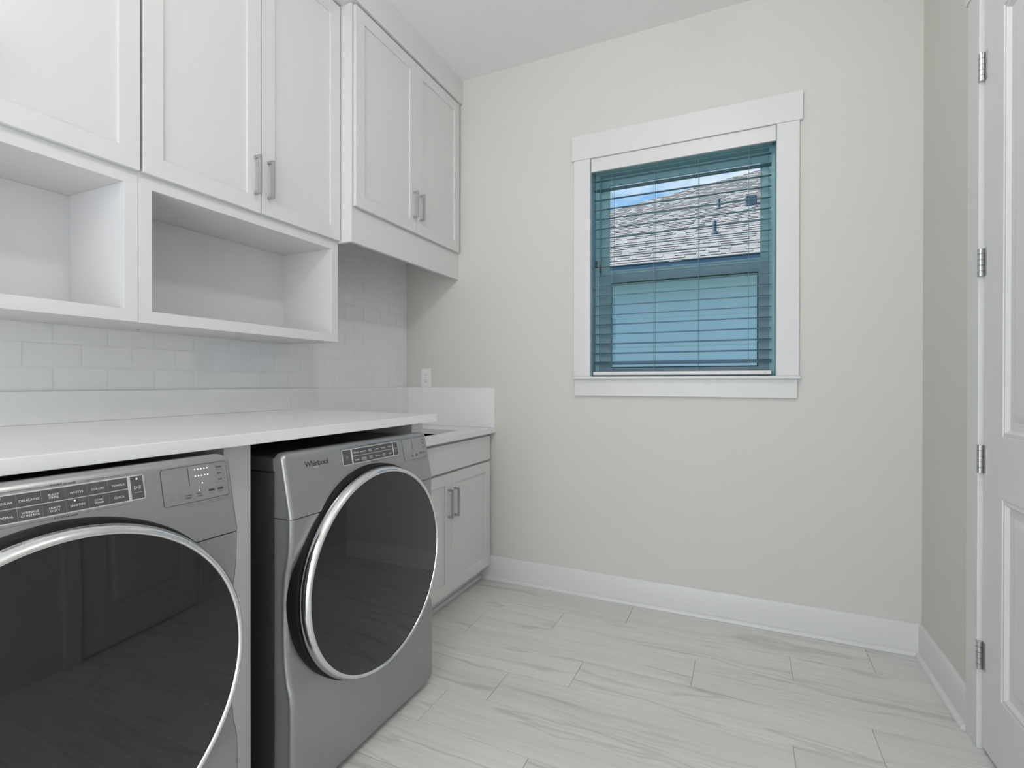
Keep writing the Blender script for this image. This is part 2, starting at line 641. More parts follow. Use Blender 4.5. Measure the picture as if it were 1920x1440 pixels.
# ------------------------------------------------------------------ door in the right wall
d1 = sempty('door_1', (XR_, DY1, 0), 'closed white panel door on steel hinges')


def dpart(name, b, m, bevel=0.0, parent=None):
    bb = (b[0] - XR_, b[1] - XR_, b[2] - DY1, b[3] - DY1, b[4], b[5])
    return bobj(name, bb, m, parent or d1, bevel)


DF = 0.704   # door face x
HY = 2.107   # hinge edge
LY = 1.294
# slab as stiles and rails round two panels
bm = bmesh.new()
U0, U1, L0, L1 = 1.02, 2.30, 0.228, 0.832
S1, S0 = 1.978, 1.423
o_y0, o_y1 = LY - DY1, HY - DY1
zs = [0.012, L0, L1, U0, U1, 2.440]
ysl = [o_y0, S0 - DY1, S1 - DY1, o_y1]
grid = {}
for i, y in enumerate(ysl):
    for j, z in enumerate(zs):
        grid[i, j] = (bm.verts.new((DF - XR_, y, z)), bm.verts.new((DF - XR_ + .035, y, z)))
for i in range(3):
    for j in range(5):
        hole = i == 1 and j in (1, 3)
        q = [(i, j), (i + 1, j), (i + 1, j + 1), (i, j + 1)]
        if hole:
            for a, b in zip(q, q[1:] + q[:1]):
                bm.faces.new((grid[a][0], grid[b][0], grid[b][1], grid[a][1]))
        else:
            bm.faces.new([grid[a][0] for a in q])
            bm.faces.new([grid[a][1] for a in q][::-1])
bord = [(0, j) for j in range(6)] + [(i, 5) for i in range(1, 4)] + [(3, j) for j in range(4, -1, -1)] + [(i, 0) for i in range(2, 0, -1)]
for a, b in zip(bord, bord[1:] + bord[:1]):
    bm.faces.new((grid[a][0], grid[b][0], grid[b][1], grid[a][1]))
obj('door_slab', bm, M_TRIM, d1, bevel=.0025)
for z0, z1 in ((L0, L1), (U0, U1)):
    y0, y1 = S0 - DY1, S1 - DY1
    # raised panel: moulded slope, flat recess, then a raised field
    def rect(ins, x):
        return [(x, y0 + ins, z0 + ins), (x, y1 - ins, z0 + ins), (x, y1 - ins, z1 - ins), (x, y0 + ins, z1 - ins)]
    x = DF - XR_
    bm = bmesh.new()
    loft(bm, [rect(0, x + .033), rect(0, x + .003), rect(.012, x + .001), rect(.020, x + .011), rect(.045, x + .011), rect(.062, x + .004), rect(.070, x + .003)])
    obj('door_panel', bm, M_TRIM, d1)
for zc in (2.191, 1.566, 0.936, 0.306):
    bm = bmesh.new()
    box(bm, DF - XR_ - .0015, DF - XR_ + .001, HY - DY1 - .022, HY - DY1 + .003, zc - .045, zc + .045)
    h = obj('hinge', bm, M_STEEL, d1)
    for kk in range(5):
        bm = bmesh.new()
        za = zc - .045 + kk * .018
        cyl(bm, (DF - XR_ - .009, HY - DY1 + .001, za + .0006), (DF - XR_ - .009, HY - DY1 + .001, za + .0174), .0085, 14)
        obj('hinge_knuckle', bm, M_STEEL, h, smooth=40)
# lever handle
bm = bmesh.new()
box(bm, DF - XR_ - .010, DF - XR_, 1.325 - DY1, 1.391 - DY1, .925, .991)
lv = obj('handle_rose', bm, M_BLACK, d1, bevel=.002)
bm = bmesh.new()
cyl(bm, (DF - XR_ - .006, 1.358 - DY1, .958), (DF - XR_ - .05, 1.358 - DY1, .958), .009, 14)
box(bm, DF - XR_ - .056, DF - XR_ - .044, 1.35 - DY1, 1.475 - DY1, .950, .966)
obj('handle_lever', bm, M_BLACK, lv)

# door casing and jamb
t2 = sempty('trim_2', (XR_, DY1, 0), 'white flat casing around the door')


def tpart(name, b, m=M_TRIM, bevel=.002):
    return bobj(name, (b[0] - XR_, b[1] - XR_, b[2] - DY1, b[3] - DY1, b[4], b[5]), m, t2, bevel)


tpart('casing_side', (XR_ - .018, XR_ - .0003, 2.1125, 2.203, 0, 2.457))
tpart('casing_side', (XR_ - .018, XR_ - .0003, 1.194, 1.284, 0, 2.457))
tpart('casing_head', (XR_ - .022, XR_ - .0003, 1.18, 2.217, 2.4572, 2.59))
tpart('jamb', (XR_ + .045, XR_ + .12, 2.095, 2.1128, 0, 2.45), bevel=0)
tpart('jamb', (XR_ + .045, XR_ + .12, 1.2852, 1.305, 0, 2.45), bevel=0)

# ------------------------------------------------------------------ window
CF = 2.715      # casing front face
w1 = sempty('window_1', (0, 0, 0), 'double hung window, white frame coloured as in dim bluish light')
bm = bmesh.new()
ring(bm, 'y', (WX0 - .0195, WX1 + .0195, WZ0 - .0195, WZ1 + .0195), (WX0, WX1, WZ0, WZ1), YB + .003, YB + WT)
obj('window_jamb', bm, M_VINYL_DIM, w1)
bm = bmesh.new()
ring(bm, 'y', (WX0, WX1, WZ0, WZ1), (-.738, .117, 1.222, 2.345), 2.815, YB + WT)
obj('window_frame', bm, M_VINYL_DIM, w1, bevel=.002)


def sash(name, o, i, y0, y1, m):
    bm = bmesh.new()
    ring(bm, 'y', o, i, y0, y1)
    s = obj(name, bm, m, w1, bevel=.004)
    ym = (y0 + y1) / 2
    bobj('pane', (i[0] - .004, i[1] + .004, ym - .002, ym + .002, i[2] - .004, i[3] + .004), M_PANE, s)
    bm = bmesh.new()
    ring(bm, 'y', (i[0] - .001, i[1] + .001, i[2] - .001, i[3] + .001), (i[0] + .004, i[1] - .004, i[2] + .004, i[3] - .004), ym - .008, ym - .003)
    obj('glazing_bead', bm, M_GASKET if y0 < 2.84 else M_VINYL_DIM, s)
    return s


sash('upper_sash', (-.742, .121, 1.765, 2.349), (-.694, .083, 1.806, 2.298), 2.862, 2.886, M_VINYL_DIM)
sash('lower_sash', (-.742, .121, 1.2195, 1.786), (-.673, .069, 1.263, 1.737), 2.826, 2.858, M_VINYL_SHADED)

tw = sempty('trim_3', (0, YB, 0), 'white flat window casing with sill and apron')


def wpart(name, b, bevel=.0015):
    return bobj(name, (b[0], b[1], b[2] - YB, b[3] - YB, b[4], b[5]), M_TRIM, tw, bevel)


wpart('casing_side', (-.858, -.764, CF, YB - .0003, 1.2125, 2.408))
wpart('casing_side', (.145, .2405, CF, YB - .0003, 1.2125, 2.408))
wpart('casing_head', (-.869, .253, CF - .004, YB - .0003, 2.4082, 2.544))
wpart('window_sill', (-.853, .247, CF - .022, YB + .075, 1.1985, 1.2123), .003)
wpart('apron', (-.853, .2335, CF + .001, YB - .0003, 1.107, 1.1983))

# blind
bl = thing('window_blind', (-.31, 2.775, 1.2125), 'open slatted blind with white valance hanging inside the window', 'window blind')
BO = Vector((-.31, 2.775, 1.2125))


def bpart(name, b, m, bevel=0.0, parent=bl):
    return bobj(name, (b[0] - BO.x, b[1] - BO.x, b[2] - BO.y, b[3] - BO.y, b[4] - BO.z, b[5] - BO.z), m, parent, bevel)


v = bpart('valance', (-.7605, .1415, 2.722, 2.737, 2.334, 2.4075), M_TRIM, .0015)
bpart('headrail', (-.755, .130, 2.748, 2.80, 2.345, 2.395), M_VINYL_DIM, .002)
bpart('bottom_rail', (-.757, .127, 2.752, 2.798, 1.2205, 1.2395), M_RAIL, .003)


def slat_mesh():
    bm = bmesh.new()
    prof = []
    n = 6
    for i in range(n + 1):
        s = -0.025 + 0.05 * i / n
        prof.append((s, 0.0022 * (1 - (s / .025) ** 2) + .0009))
    for i in range(n, -1, -1):
        s = -0.025 + 0.05 * i / n
        prof.append((s, 0.0022 * (1 - (s / .025) ** 2) - .0009))
    extrude_profile(bm, prof, 'x', -.757 - BO.x, .126 - BO.x)
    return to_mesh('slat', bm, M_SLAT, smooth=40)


sm = slat_mesh()
for i in range(20):
    z = 2.2975 - i * 0.0532
    o = bpy.data.objects.new('slat', sm)
    COL.objects.link(o)
    o.parent = bl
    tilt = 12.0 + random.uniform(-1.2, 1.2)
    if i == 1:
        tilt = 1.0
    if i == 19:
        tilt = 22.0
    o.location = (random.uniform(-.001, .001), 0, z - BO.z)
    o.rotation_euler = (R(tilt), 0, 0)
for cx in (-.652, -.428, -.207, .025):
    for yy in (2.7485, 2.8015):
        bm = bmesh.new()
        cyl(bm, (cx - BO.x, yy - BO.y, 1.2395 - BO.z), (cx - BO.x, yy - BO.y, 2.346 - BO.z), .0011, 6)
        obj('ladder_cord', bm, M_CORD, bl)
for cx, zt in ((-.737, 1.845), (-.714, 1.820)):
    bm = bmesh.new()
    cyl(bm, (cx - BO.x, 2.744 - BO.y, zt - BO.z), (cx - BO.x, 2.744 - BO.y, 2.346 - BO.z), .0011, 6)
    c = obj('lift_cord', bm, M_CORD, bl)
    bm = bmesh.new()
    X, Y, Z = cx - BO.x, 2.744 - BO.y, zt - BO.z
    rows = []
    for r, h in ((.0035, .004), (.006, -.002), (.0062, -.010), (.0042, -.017), (.0066, -.030), (.0060, -.034)):
        rows.append([(X + r * math.cos(2 * math.pi * q / 12), Y + r * math.sin(2 * math.pi * q / 12), Z + h) for q in range(12)])
    loft(bm, rows)
    obj('tassel', bm, M_TASSEL, c, smooth=40)
bm = bmesh.new()
text_obj('rail_mark', '-', .02, Matrix.Translation((.10 - BO.x, 2.7515 - BO.y, 1.231 - BO.z)) @ Matrix.Rotation(R(90), 4, 'X'), M_PRINT_D, bl)
bm.free()

# ------------------------------------------------------------------ cabinets


def handle(name, parent, x_face, y, z0, z1):
    """square bar pull on a face looking to +x."""
    bm = bmesh.new()
    w = .0055
    xo = x_face + .032
    # one continuous U-shaped bar
    ring_pts = [(x_face, z0), (xo, z0), (xo, z1), (x_face, z1), (x_face, z1 - .010), (xo - .010, z1 - .010), (xo - .010, z0 + .010), (x_face, z0 + .010)]
    loft(bm, [[(x, y - w, z) for x, z in ring_pts], [(x, y + w, z) for x, z in ring_pts]])
    return obj(name, bm, M_NICKEL, parent, bevel=.0012)


def shaker_door(parent, org, x0, xf, y0, y1, z0, z1, stile=.060, hy=None, hz=None, rail=.060):
    """shaker door facing +x; coordinates in world, org is the thing's location."""
    ox, oy, oz = org
    bm = bmesh.new()
    ring(bm, 'x', (y0 - oy, y1 - oy, z0 - oz, z1 - oz), (y0 + stile - oy, y1 - stile - oy, z0 + rail - oz, z1 - rail - oz), x0 - ox, xf - ox)
    d = obj('door', bm, M_CAB, parent, bevel=.0018)
    bobj('door_panel', (x0 + .002 - ox, xf - .0075 - ox, y0 + stile - .004 - oy, y1 - stile + .004 - oy, z0 + rail - .004 - oz, z1 - rail + .004 - oz), M_CAB, d)
    if hy is not None:
        handle('handle', d, xf - ox, hy - oy, hz[0] - oz, hz[1] - oz)
    return d


XFR, XDR = -1.6865, -1.668     # upper cabinet face frame / door front


def cubby_cabinet(y0, y1, label, split, zb):
    org = (XL, y0, zb)
    t = thing('wall_cabinet', org, label, 'cabinet', 'wall cabinets with open cubbies over the machines')
    ox, oy, oz = org

    def p(name, b, bevel=.001):
        return bobj(name, (b[0] - ox, b[1] - ox, b[2] - oy, b[3] - oy, b[4] - oz, b[5] - oz), M_CAB, t, bevel)
    XB = XT + .0012
    # face frame: two stacked openings
    bm = bmesh.new()
    fy0, fy1 = y0, y1
    st = .0395
    ys_ = [fy0, fy0 + st, fy1 - st, fy1]
    zs_ = [zb, 1.4005, 1.780, 1.845, 2.86, 2.8925]
    g = {}
    for i, y in enumerate(ys_):
        for j, z in enumerate(zs_):
            g[i, j] = (bm.verts.new((XFR - ox, y - oy, z - oz)), bm.verts.new((XFR - .019 - ox, y - oy, z - oz)))
    for i in range(3):
        for j in range(5):
            q = [(i, j), (i + 1, j), (i + 1, j + 1), (i, j + 1)]
            if i == 1 and j in (1, 3):
                for a, b in zip(q, q[1:] + q[:1]):
                    bm.faces.new((g[a][0], g[b][0], g[b][1], g[a][1]))
            else:
                bm.faces.new([g[a][0] for a in q])
                bm.faces.new([g[a][1] for a in q][::-1])
    bord = [(0, j) for j in range(6)] + [(i, 5) for i in (1, 2, 3)] + [(3, j) for j in (4, 3, 2, 1, 0)] + [(2, 0), (1, 0)]
    for a, b in zip(bord, bord[1:] + bord[:1]):
        bm.faces.new((g[a][0], g[b][0], g[b][1], g[a][1]))
    obj('face_frame', bm, M_CAB, t, bevel=.001)
    xi = XFR - .0192
    p('side_panel', (XB, xi, y0 + .0005, y0 + .0390, zb, 2.892))
    p('side_panel', (XB, xi, y1 - .0390, y1 - .0005, zb, 2.892))
    p('bottom_panel', (XB, xi, y0 + .0392, y1 - .0392, zb, 1.4000))
    p('shelf', (XB, xi, y0 + .0392, y1 - .0392, 1.7805, 1.844))
    p('back_panel', (XB, XB + .006, y0 + .0392, y1 - .0392, 1.4002, 1.780), 0)
    mid = split
    shaker_door(t, org, XFR + .0015, XDR, y0 + .0035, mid - .0012, 1.8215, 2.884, hy=mid - .029, hz=(1.884, 2.029))
    shaker_door(t, org, XFR + .0015, XDR, mid + .0012, y1 - .0035, 1.8215, 2.884, hy=mid + .029, hz=(1.884, 2.029))
    return t


ca = cubby_cabinet(0.107, 0.9425, 'white shaker wall cabinet with open cubby, above the washer', 0.524, 1.3635)
cb = cubby_cabinet(0.9435, 1.7855, 'white shaker wall cabinet with open cubby and two pulls, above the dryer', 1.3665, 1.3625)
for (px, py, par, zb) in ((-1.907, 1.064, cb, 1.3625), (-1.86, 1.423, cb, 1.3625), (-1.97, .835, ca, 1.3635)):
    bm = bmesh.new()
    l = par.location
    cyl(bm, (px - l.x, py - l.y, -.0018), (px - l.x, py - l.y, .001), .005, 12)
    obj('screw', bm, M_NICKEL, par)

# deeper wall cabinet beside the window wall, with a hanging valance
X2F, X2D = -1.607, -1.588
cy0, cy1 = 1.7865, YB - .0008
org = (XL, cy0, 1.815)
t = thing('wall_cabinet', org, 'deeper white shaker wall cabinet beside the window wall, without a cubby', 'cabinet')


def cp(name, b, bevel=.001, m=M_CAB):
    return bobj(name, (b[0] - org[0], b[1] - org[0], b[2] - org[1], b[3] - org[1], b[4] - org[2], b[5] - org[2]), m, t, bevel)


cp('side_panel', (XT + .0012, X2F - .0192, cy0, cy0 + .018, 1.815, 2.8925))
cp('side_panel', (XT + .0012, X2F - .0192, cy1 - .018, cy1, 1.99, 2.8925))
cp('bottom_panel', (XT + .0012, X2F - .0192, cy0 + .0182, cy1 - .0182, 1.99, 2.008))
bm = bmesh.new()
ring(bm, 'x', (0, cy1 - cy0, 0, 2.8925 - org[2]), (.03, cy1 - cy0 - .03, 2.01 - org[2], 2.87 - org[2]), X2F - .019 - org[0], X2F - org[0])
obj('face_frame', bm, M_CAB, t, bevel=.001)
md = 2.2635
shaker_door(t, org, X2F + .003, X2D, cy0 + .006, md - .0012, 1.9755, 2.884, hy=md - .032, hz=(2.050, 2.190))
shaker_door(t, org, X2F + .003, X2D, md + .0012, cy1 - .022, 1.9755, 2.884, hy=md + .030, hz=(2.050, 2.190))

# base cabinet
bx, bd = -1.392, -1.372
by0, by1 = 1.768, YB - .0165
org = (XL, by0, 0)
t = thing('base_cabinet', org, 'white shaker base cabinet under the sink counter by the window wall', 'cabinet')
cp('carcass_side', (XL + .002, bx - .019, by0, by0 + .018, .1, .878))
cp('carcass_side', (XL + .002, bx - .019, by1 - .018, by1, .1, .878))
cp('bottom_panel', (XL + .002, bx - .019, by0 + .0182, by1 - .0182, .1, .118))
bm = bmesh.new()
ring(bm, 'x', (0, by1 - by0, .1, .878), (.035, by1 - by0 - .035, .14, .70), bx - .019 - org[0], bx - org[0])
obj('face_frame', bm, M_CAB, t, bevel=.001)
cp('drawer_front', (bx + .0015, bd, 1.800, 2.705, .7225, .8615), .002)
cp('toe_kick', (-1.455, -1.440, by0, by1, 0.0, .0995), .001)
cp('toe_molding', (-1.4398, -1.430, by0, by1, 0.0, .022), .003)
md = 2.262
shaker_door(t, org, bx + .0015, bd, 1.800, md - .0012, .092, .7105, hy=md - .030, hz=(.484, .632), stile=.057, rail=.057)
shaker_door(t, org, bx + .0015, bd, md + .0012, 2.705, .092, .7105, hy=md + .030, hz=(.484, .632), stile=.057, rail=.057)

# sink counter with a cut-out
cz0, cz1 = .8792, .909
bm = bmesh.new()
ring(bm, 'z', (XL + .0005, -1.347, 1.768, YB - .0004), (-1.86, -1.452, 1.96, 2.50), cz0, cz1)
tag(obj('countertop', bm, M_QUARTZ, bevel=.0015), 'lower white quartz countertop with a sink cut out', 'countertop')
bm = bmesh.new()
sx0, sx1, sy0, sy1 = -1.868, -1.444, 1.952, 2.508
def srect(i, z):
    return [(sx0 + i, sy0 + i, z), (sx1 - i, sy0 + i, z), (sx1 - i, sy1 - i, z), (sx0 + i, sy1 - i, z)]
loft(bm, [srect(-.02, .8785), srect(-.02, .872), srect(.004, .862), srect(.012, .75), srect(.05, .74), srect(.05, .748), srect(.02, .76), srect(.010, .8785)], cap=True)
snk = tag(obj('sink', bm, M_SINK, bevel=.004), 'undermount laundry sink basin set in the lower countertop', 'sink')

# laundry counter slab and backsplash upstands
tag(bobj('countertop', (XL + .0008, -1.146, -0.04, 1.775, 1.0192, 1.049), M_QUARTZ, bevel=.0015), 'long raised white quartz countertop over the washer and dryer', 'countertop')
tag(bobj('backsplash_slab', (XL + .0008, -1.973, -0.04, 1.7765, 1.0493, 1.150), M_QUARTZ, bevel=.001), 'white quartz upstand behind the raised laundry countertop', 'backsplash')
tag(bobj('backsplash_slab', (XL + .0008, -1.973, 1.777, YB - .0206, .9093, 1.150), M_QUARTZ, bevel=.001), 'white quartz upstand on the tiled wall behind the sink', 'backsplash')
tag(bobj('backsplash_slab', (XL + .0008, -1.347, YB - .020, YB - .0004, .9093, 1.148), M_QUARTZ, bevel=.001), 'white quartz upstand below the outlet on the window wall', 'backsplash')

# support panels either side of the dryer
tag(bobj('support_panel', (-1.97, -1.21, .878, .956, 0.0, 1.019), M_CAB, bevel=.0015), 'white support panel between washer and dryer', 'panel', 'countertop support panels')
tag(bobj('support_panel', (-1.97, -1.21, 1.690, 1.7655, 0.0, 1.019), M_CAB, bevel=.0015), 'white support panel between dryer and base cabinet', 'panel', 'countertop support panels')

# ------------------------------------------------------------------ outlet
ot = thing('electrical_outlet', (-1.8445, YB, 1.2095), 'white duplex electrical outlet above the upstand beside the tiled wall', 'outlet')
bobj('cover_plate', (-.0375, .0375, -.0055, -.0003, -.0585, .0585), M_PLASTIC, ot, bevel=.003)
for zc in (.0195, -.0195):
    bm = bmesh.new()
    pr = []
    for i in range(24):
        a = 2 * math.pi * i / 24
        pr.append((.0172 * math.cos(a), zc + max(-.0135, min(.0135, .0172 * math.sin(a)))))
    loft(bm, [[(x, -.0075, z) for x, z in pr], [(x, -.0053, z) for x, z in pr]])
    rc = obj('receptacle', bm, M_PLASTIC, ot)
    for x0, h in ((-.0065, .0045), (.0065, .0038)):
        bobj('slot', (x0 - .0012, x0 + .0012, -.0078, -.0074, zc + .002 - h + .002, zc + .002 + h), M_SLOT, rc)
    bm = bmesh.new()
    cyl(bm, (0, -.0078, zc - .0075), (0, -.0074, zc - .0075), .0026, 10)
    obj('ground_hole', bm, M_SLOT, rc)
bm = bmesh.new()
cyl(bm, (0, -.0065, 0), (0, -.0054, 0), .003, 12)
obj('screw', bm, M_STEEL, ot)

# ------------------------------------------------------------------ washer and dryer
W = 0.686
ZT = 0.985
PROF = [(.025, -.006), (.04, -.0015), (.06, .0), (.30, .0), (.325, -.003), (.37, -.016), (.42, -.0235), (.50, -.0265), (.58, -.0265), (.645, -.0225),
        (.70, -.010), (.735, -.005), (.806, -.003)]


def prof_x(z):
    for (za, xa), (zb_, xb) in zip(PROF, PROF[1:]):
        if za <= z <= zb_:
            s = (z - za) / (zb_ - za)
            s = s * s * (3 - 2 * s) if .31 < za < .8 else s
            return xa + (xb - xa) * s
    return PROF[-1][1]


def section(z, xf, ins=0.0, r=.018, xb=-.066, n=7):
    pts = [(xb, ins, z)]
    for i in range(n + 1):
        a = math.pi / 2 * i / n
        pts.append((xf - r + r * math.sin(a), ins + r - r * math.cos(a), z))
    for i in range(n + 1):
        a = math.pi / 2 * i / n
        pts.append((xf - r + r * math.cos(a), W - ins - r + r * math.sin(a), z))
    pts.append((xb, W - ins, z))
    return pts


CP0, CP1 = Vector((-.003, 0, .812)), Vector((-.0345, 0, .965))
CV = (CP1 - CP0).normalized()
CU = Vector((0, 1, 0))
CN = CU.cross(CV)


def con(y, z, off=0.0):
    s = (z - CP0.z) / (CP1.z - CP0.z)
    p = CP0 + (CP1 - CP0) * s
    return Vector((p.x, y, z)) + CN * off


def con_frame(y, z, off=0.0):
    p = con(y, z, off)
    return Matrix(((CU.x, CV.x, CN.x, p.x), (CU.y, CV.y, CN.y, p.y), (CU.z, CV.z, CN.z, p.z), (0, 0, 0, 1)))


def plate(name, y0, y1, z0, z1, d0, d1, m, parent, rad=0.0, lift=0.0, bevel=0.0):
    """flat plate lying on the sloping console face."""
    bm = bmesh.new()
    pts = []
    if rad:
        for (yc, zc, a0) in ((y1 - rad, z1 - rad, 0), (y0 + rad, z1 - rad, 90), (y0 + rad, z0 + rad, 180), (y1 - rad, z0 + rad, 270)):
            for k in range(5):
                a = R(a0 + 22.5 * k)
                pts.append((yc + rad * math.cos(a), zc + rad * math.sin(a)))
    else:
        pts = [(y0, z0), (y1, z0), (y1, z1), (y0, z1)]
    L = Vector((0, 0, lift))
    loft(bm, [[con(y, z, d0) + L for y, z in pts], [con(y, z, d1) + L for y, z in pts]])
    return obj(name, bm, m, parent, bevel)


KEYS_TOP = ['REGULAR', 'DELICATES', 'BULKY\nITEMS', 'WHITES', 'COLORS', 'TOWELS']
KEYS_BOT = ['NORMAL', 'WRINKLE\nCONTROL', 'HEAVY\nDUTY', 'SANITIZE', 'COLD\nWASH', 'QUICK']


def machine(name, loc, lift, label, washer):
    t = thing(name, loc, label, 'washer' if washer else 'dryer')

    def sh(me_obj):
        return me_obj
    Lz = lift
    # feet
    for fx in (-.10, -.72):
        for fy in (.06, W - .06):
            bm = bmesh.new()
            cyl(bm, (fx, fy, 0), (fx, fy, .012), .024, 14, .02)
            cyl(bm, (fx, fy, .010), (fx, fy, .035 + Lz), .011, 12)
            obj('foot', bm, M_RUBBER, t, smooth=40)
    # cabinet shell behind the front
    bm = bmesh.new()
    box(bm, -.80, -.0685, 0.0005, W - .0005, .025 + Lz, .930 + Lz)
    obj('cabinet_shell', bm, M_SLATE_D, t, bevel=.004)
    bm = bmesh.new()
    box(bm, -.80, -.0685, 0.0005, W - .0005, .9312 + Lz, ZT - .012 + Lz)
    obj('top_lid', bm, M_SLATE_D, t, bevel=.006, segs=3)
    # lower front
    bm = bmesh.new()
    zz = [.025, .029, .035, .045, .06, .12, .18, .24, .29, .30, .31, .325, .34, .36, .38, .40, .42, .46, .50, .54, .58, .61, .64, .66, .68, .70, .72, .735, .77, .800, .806]
    rings = []
    for z in zz:
        ins = 0.0
        r_ = .016
        if z < .041:
            q = .016 - (z - .025)
            ins = .016 - math.sqrt(max(0, .016 ** 2 - q * q))
        rings.append([(x, y, z_ + Lz) for x, y, z_ in section(z, prof_x(z), ins, r_)])
    loft(bm, rings)
    obj('front_panel', bm, M_SLATE, t, smooth=35)
    # console fascia
    bm = bmesh.new()
    rings = []
    for z in [.8085, .8095, .83, .87, .91, .94, .955]:
        rings.append([(x, y, z_ + Lz) for x, y, z_ in section(z, con(0, z).x, 0.0, .014)])
    rr = .020
    zc_ = ZT - rr
    x0 = con(0, zc_).x
    for i in range(0, 9):
        a = math.pi / 2 * i / 8
        z = zc_ + rr * math.sin(a)
        ins = rr - rr * math.cos(a)
        xf = x0 - .004 * math.sin(a) - (.014 - .014 * math.cos(a))
        rings.append([(x, y, z_ + Lz) for x, y, z_ in section(z, xf, ins, .013)])
    loft(bm, rings)
    obj('console', bm, M_SLATE, t, smooth=35)
    # door: gasket, chrome ring, smoked glass
    yc, zc = W / 2, .573 + Lz
    bm = bmesh.new()
    lathe_x(bm, [(.0, -.05), (.3365, -.05), (.3365, -.008), (.333, .003), (.326, .006), (.0, .006)], yc, zc, 96)
    d = obj('door', bm, M_RUBBER, t, smooth=35)
    bm = bmesh.new()
    lathe_x(bm, [(.3105, .012), (.3105, .0345), (.3130, .0385), (.3165, .0395), (.3205, .0375), (.3245, .0325), (.3278, .0245), (.3290, .016), (.3280, .009), (.324, .0065)], yc, zc, 128, closed=True)
    obj('chrome_ring', bm, M_CHROME, d, smooth=60)
    bm = bmesh.new()
    pr = [(.3104, .022), (.3104, .034)]
    for i in range(1, 15):
        r_ = .3104 * (1 - i / 14)
        pr.append((r_, .034 + .012 * (1 - (r_ / .3104) ** 2)))
    lathe_x(bm, pr, yc, zc, 128)
    obj('door_glass', bm, M_GLASS_D, d, smooth=60)
    # keypad
    sft = -.006 if washer else -.001
    k0, k1, r0, r1, r2 = .2234 + sft, .4965 + sft, .9215, .9435, .9655
    pad = plate('keypad', k0 - .0022, k1 + .0022, r0 - .0022, r2 + .0022, -.001, .0006, M_KEYRIM, t, rad=.004, lift=Lz)
    col0, cw = .2668 + sft, .0336
    lifts = Matrix.Translation((0, 0, Lz))
    for row, names in ((1, KEYS_TOP), (0, KEYS_BOT)):
        za, zb_ = ((r1 + .0007, r2) if row else (r0, r1 - .0007))
        for c, s in enumerate(names):
            ya, yb = col0 + c * cw, col0 + (c + 1) * cw
            b = plate('key', ya + .0003, yb - .0003, za, zb_, 0, .0012, M_KEY, pad, lift=Lz)
            two = '\n' in s
            text_obj('key_legend', s, .0056 if not two else .0054, lifts @ con_frame((ya + yb) / 2, (za + zb_) / 2 - .0015, .0013), M_PRINT_L, b,
                     line=.95)
            if washer and s in ('REGULAR', 'SANITIZE'):
                bm = bmesh.new()
                q = con((ya + yb) / 2 - .004, zb_ - .0032, .0) + Vector((0, 0, Lz))
                cyl(bm, q, q + CN * .0018, .0012, 10)
                obj('key_led', bm, M_LED, b)
    b = plate('key', k0, col0 - .0072, r0, r2, 0, .0012, M_KEY, pad, lift=Lz)
    # power symbol
    bm = bmesh.new()
    cyy, czz = (k0 + col0 - .0072) / 2, (r0 + r2) / 2
    arc = [R(120 + 300 * i / 16) for i in range(17)]
    ro, ri = .0042, .0034
    outer = [con(cyy + ro * math.cos(a), czz + ro * math.sin(a), .0014) + Vector((0, 0, Lz)) for a in arc]
    inner = [con(cyy + ri * math.cos(a), czz + ri * math.sin(a), .0014) + Vector((0, 0, Lz)) for a in arc]
    vo = [bm.verts.new(p) for p in outer]
    vi = [bm.verts.new(p) for p in inner]
    for i in range(16):
        bm.faces.new((vo[i], vo[i + 1], vi[i + 1], vi[i]))
    bm.faces.new([bm.verts.new(con(cyy + a, czz + c_, .0014) + Vector((0, 0, Lz))) for a, c_ in ((-.0004, .001), (.0004, .001), (.0004, .0052), (-.0004, .0052))])
    obj('power_symbol', bm, M_PRINT_L, b)
    b = plate('key', col0 + 6 * cw + .0055, k1, r0, r2, 0, .0012, M_KEY, pad, lift=Lz)
    cyy = (col0 + 6 * cw + .0055 + k1) / 2
    bm = bmesh.new()
    def tri(pts_):
        bm.faces.new([bm.verts.new(con(cyy + a, czz + c_, .0014) + Vector((0, 0, Lz))) for a, c_ in pts_])
    # outlined play triangle and two pause bars
    P_ = [(-.006, -.0036), (.0012, 0), (-.006, .0036)]
    Q_ = [(-.0052, -.0023), (-.0006, 0), (-.0052, .0023)]
    for i in range(3):
        j = (i + 1) % 3
        tri([P_[i], P_[j], Q_[j], Q_[i]])
    for xx in (.0026, .0048):
        tri([(xx, -.0034), (xx + .0009, -.0034), (xx + .0009, .0034), (xx, .0034)])
    tri([(-.007, -.0092), (.007, -.0092), (.007, -.0097), (-.007, -.0097)])
    obj('start_symbol', bm, M_PRINT_L, b)
    if washer:
        bm = bmesh.new()
        q = con(cyy, r2 - .0055, 0) + Vector((0, 0, Lz))
        cyl(bm, q, q + CN * .0018, .0014, 10)
        obj('key_led', bm, M_LED, b)
    # what / how lines
    for s, zz_ in (('WHAT to wash', r2 + .0062), ('HOW to wash', r0 - .0066)):
        lg = text_obj('console_print', s, .0058, lifts @ con_frame(.3665 + sft, zz_, .0003), M_PRINT_D, t)
        for ya, yb in ((.268, .344), (.389, .466)):
            plate('console_print_line', ya, yb, zz_ - .0002, zz_ + .0002, .0001, .0004, M_PRINT_D, t, lift=Lz)
    # display
    e0, e1, f0, f1 = .526, .671, .893, .969
    rim = plate('display_rim', e0 - .0012, e1 + .0012, f0 - .0012, f1 + .0012, -.001, .0003, M_PRINT_D, t, rad=.0062, lift=Lz)
    dp = plate('display', e0, e1, f0, f1, -.0005, .0009, M_DISP, t, rad=.0055, lift=Lz)

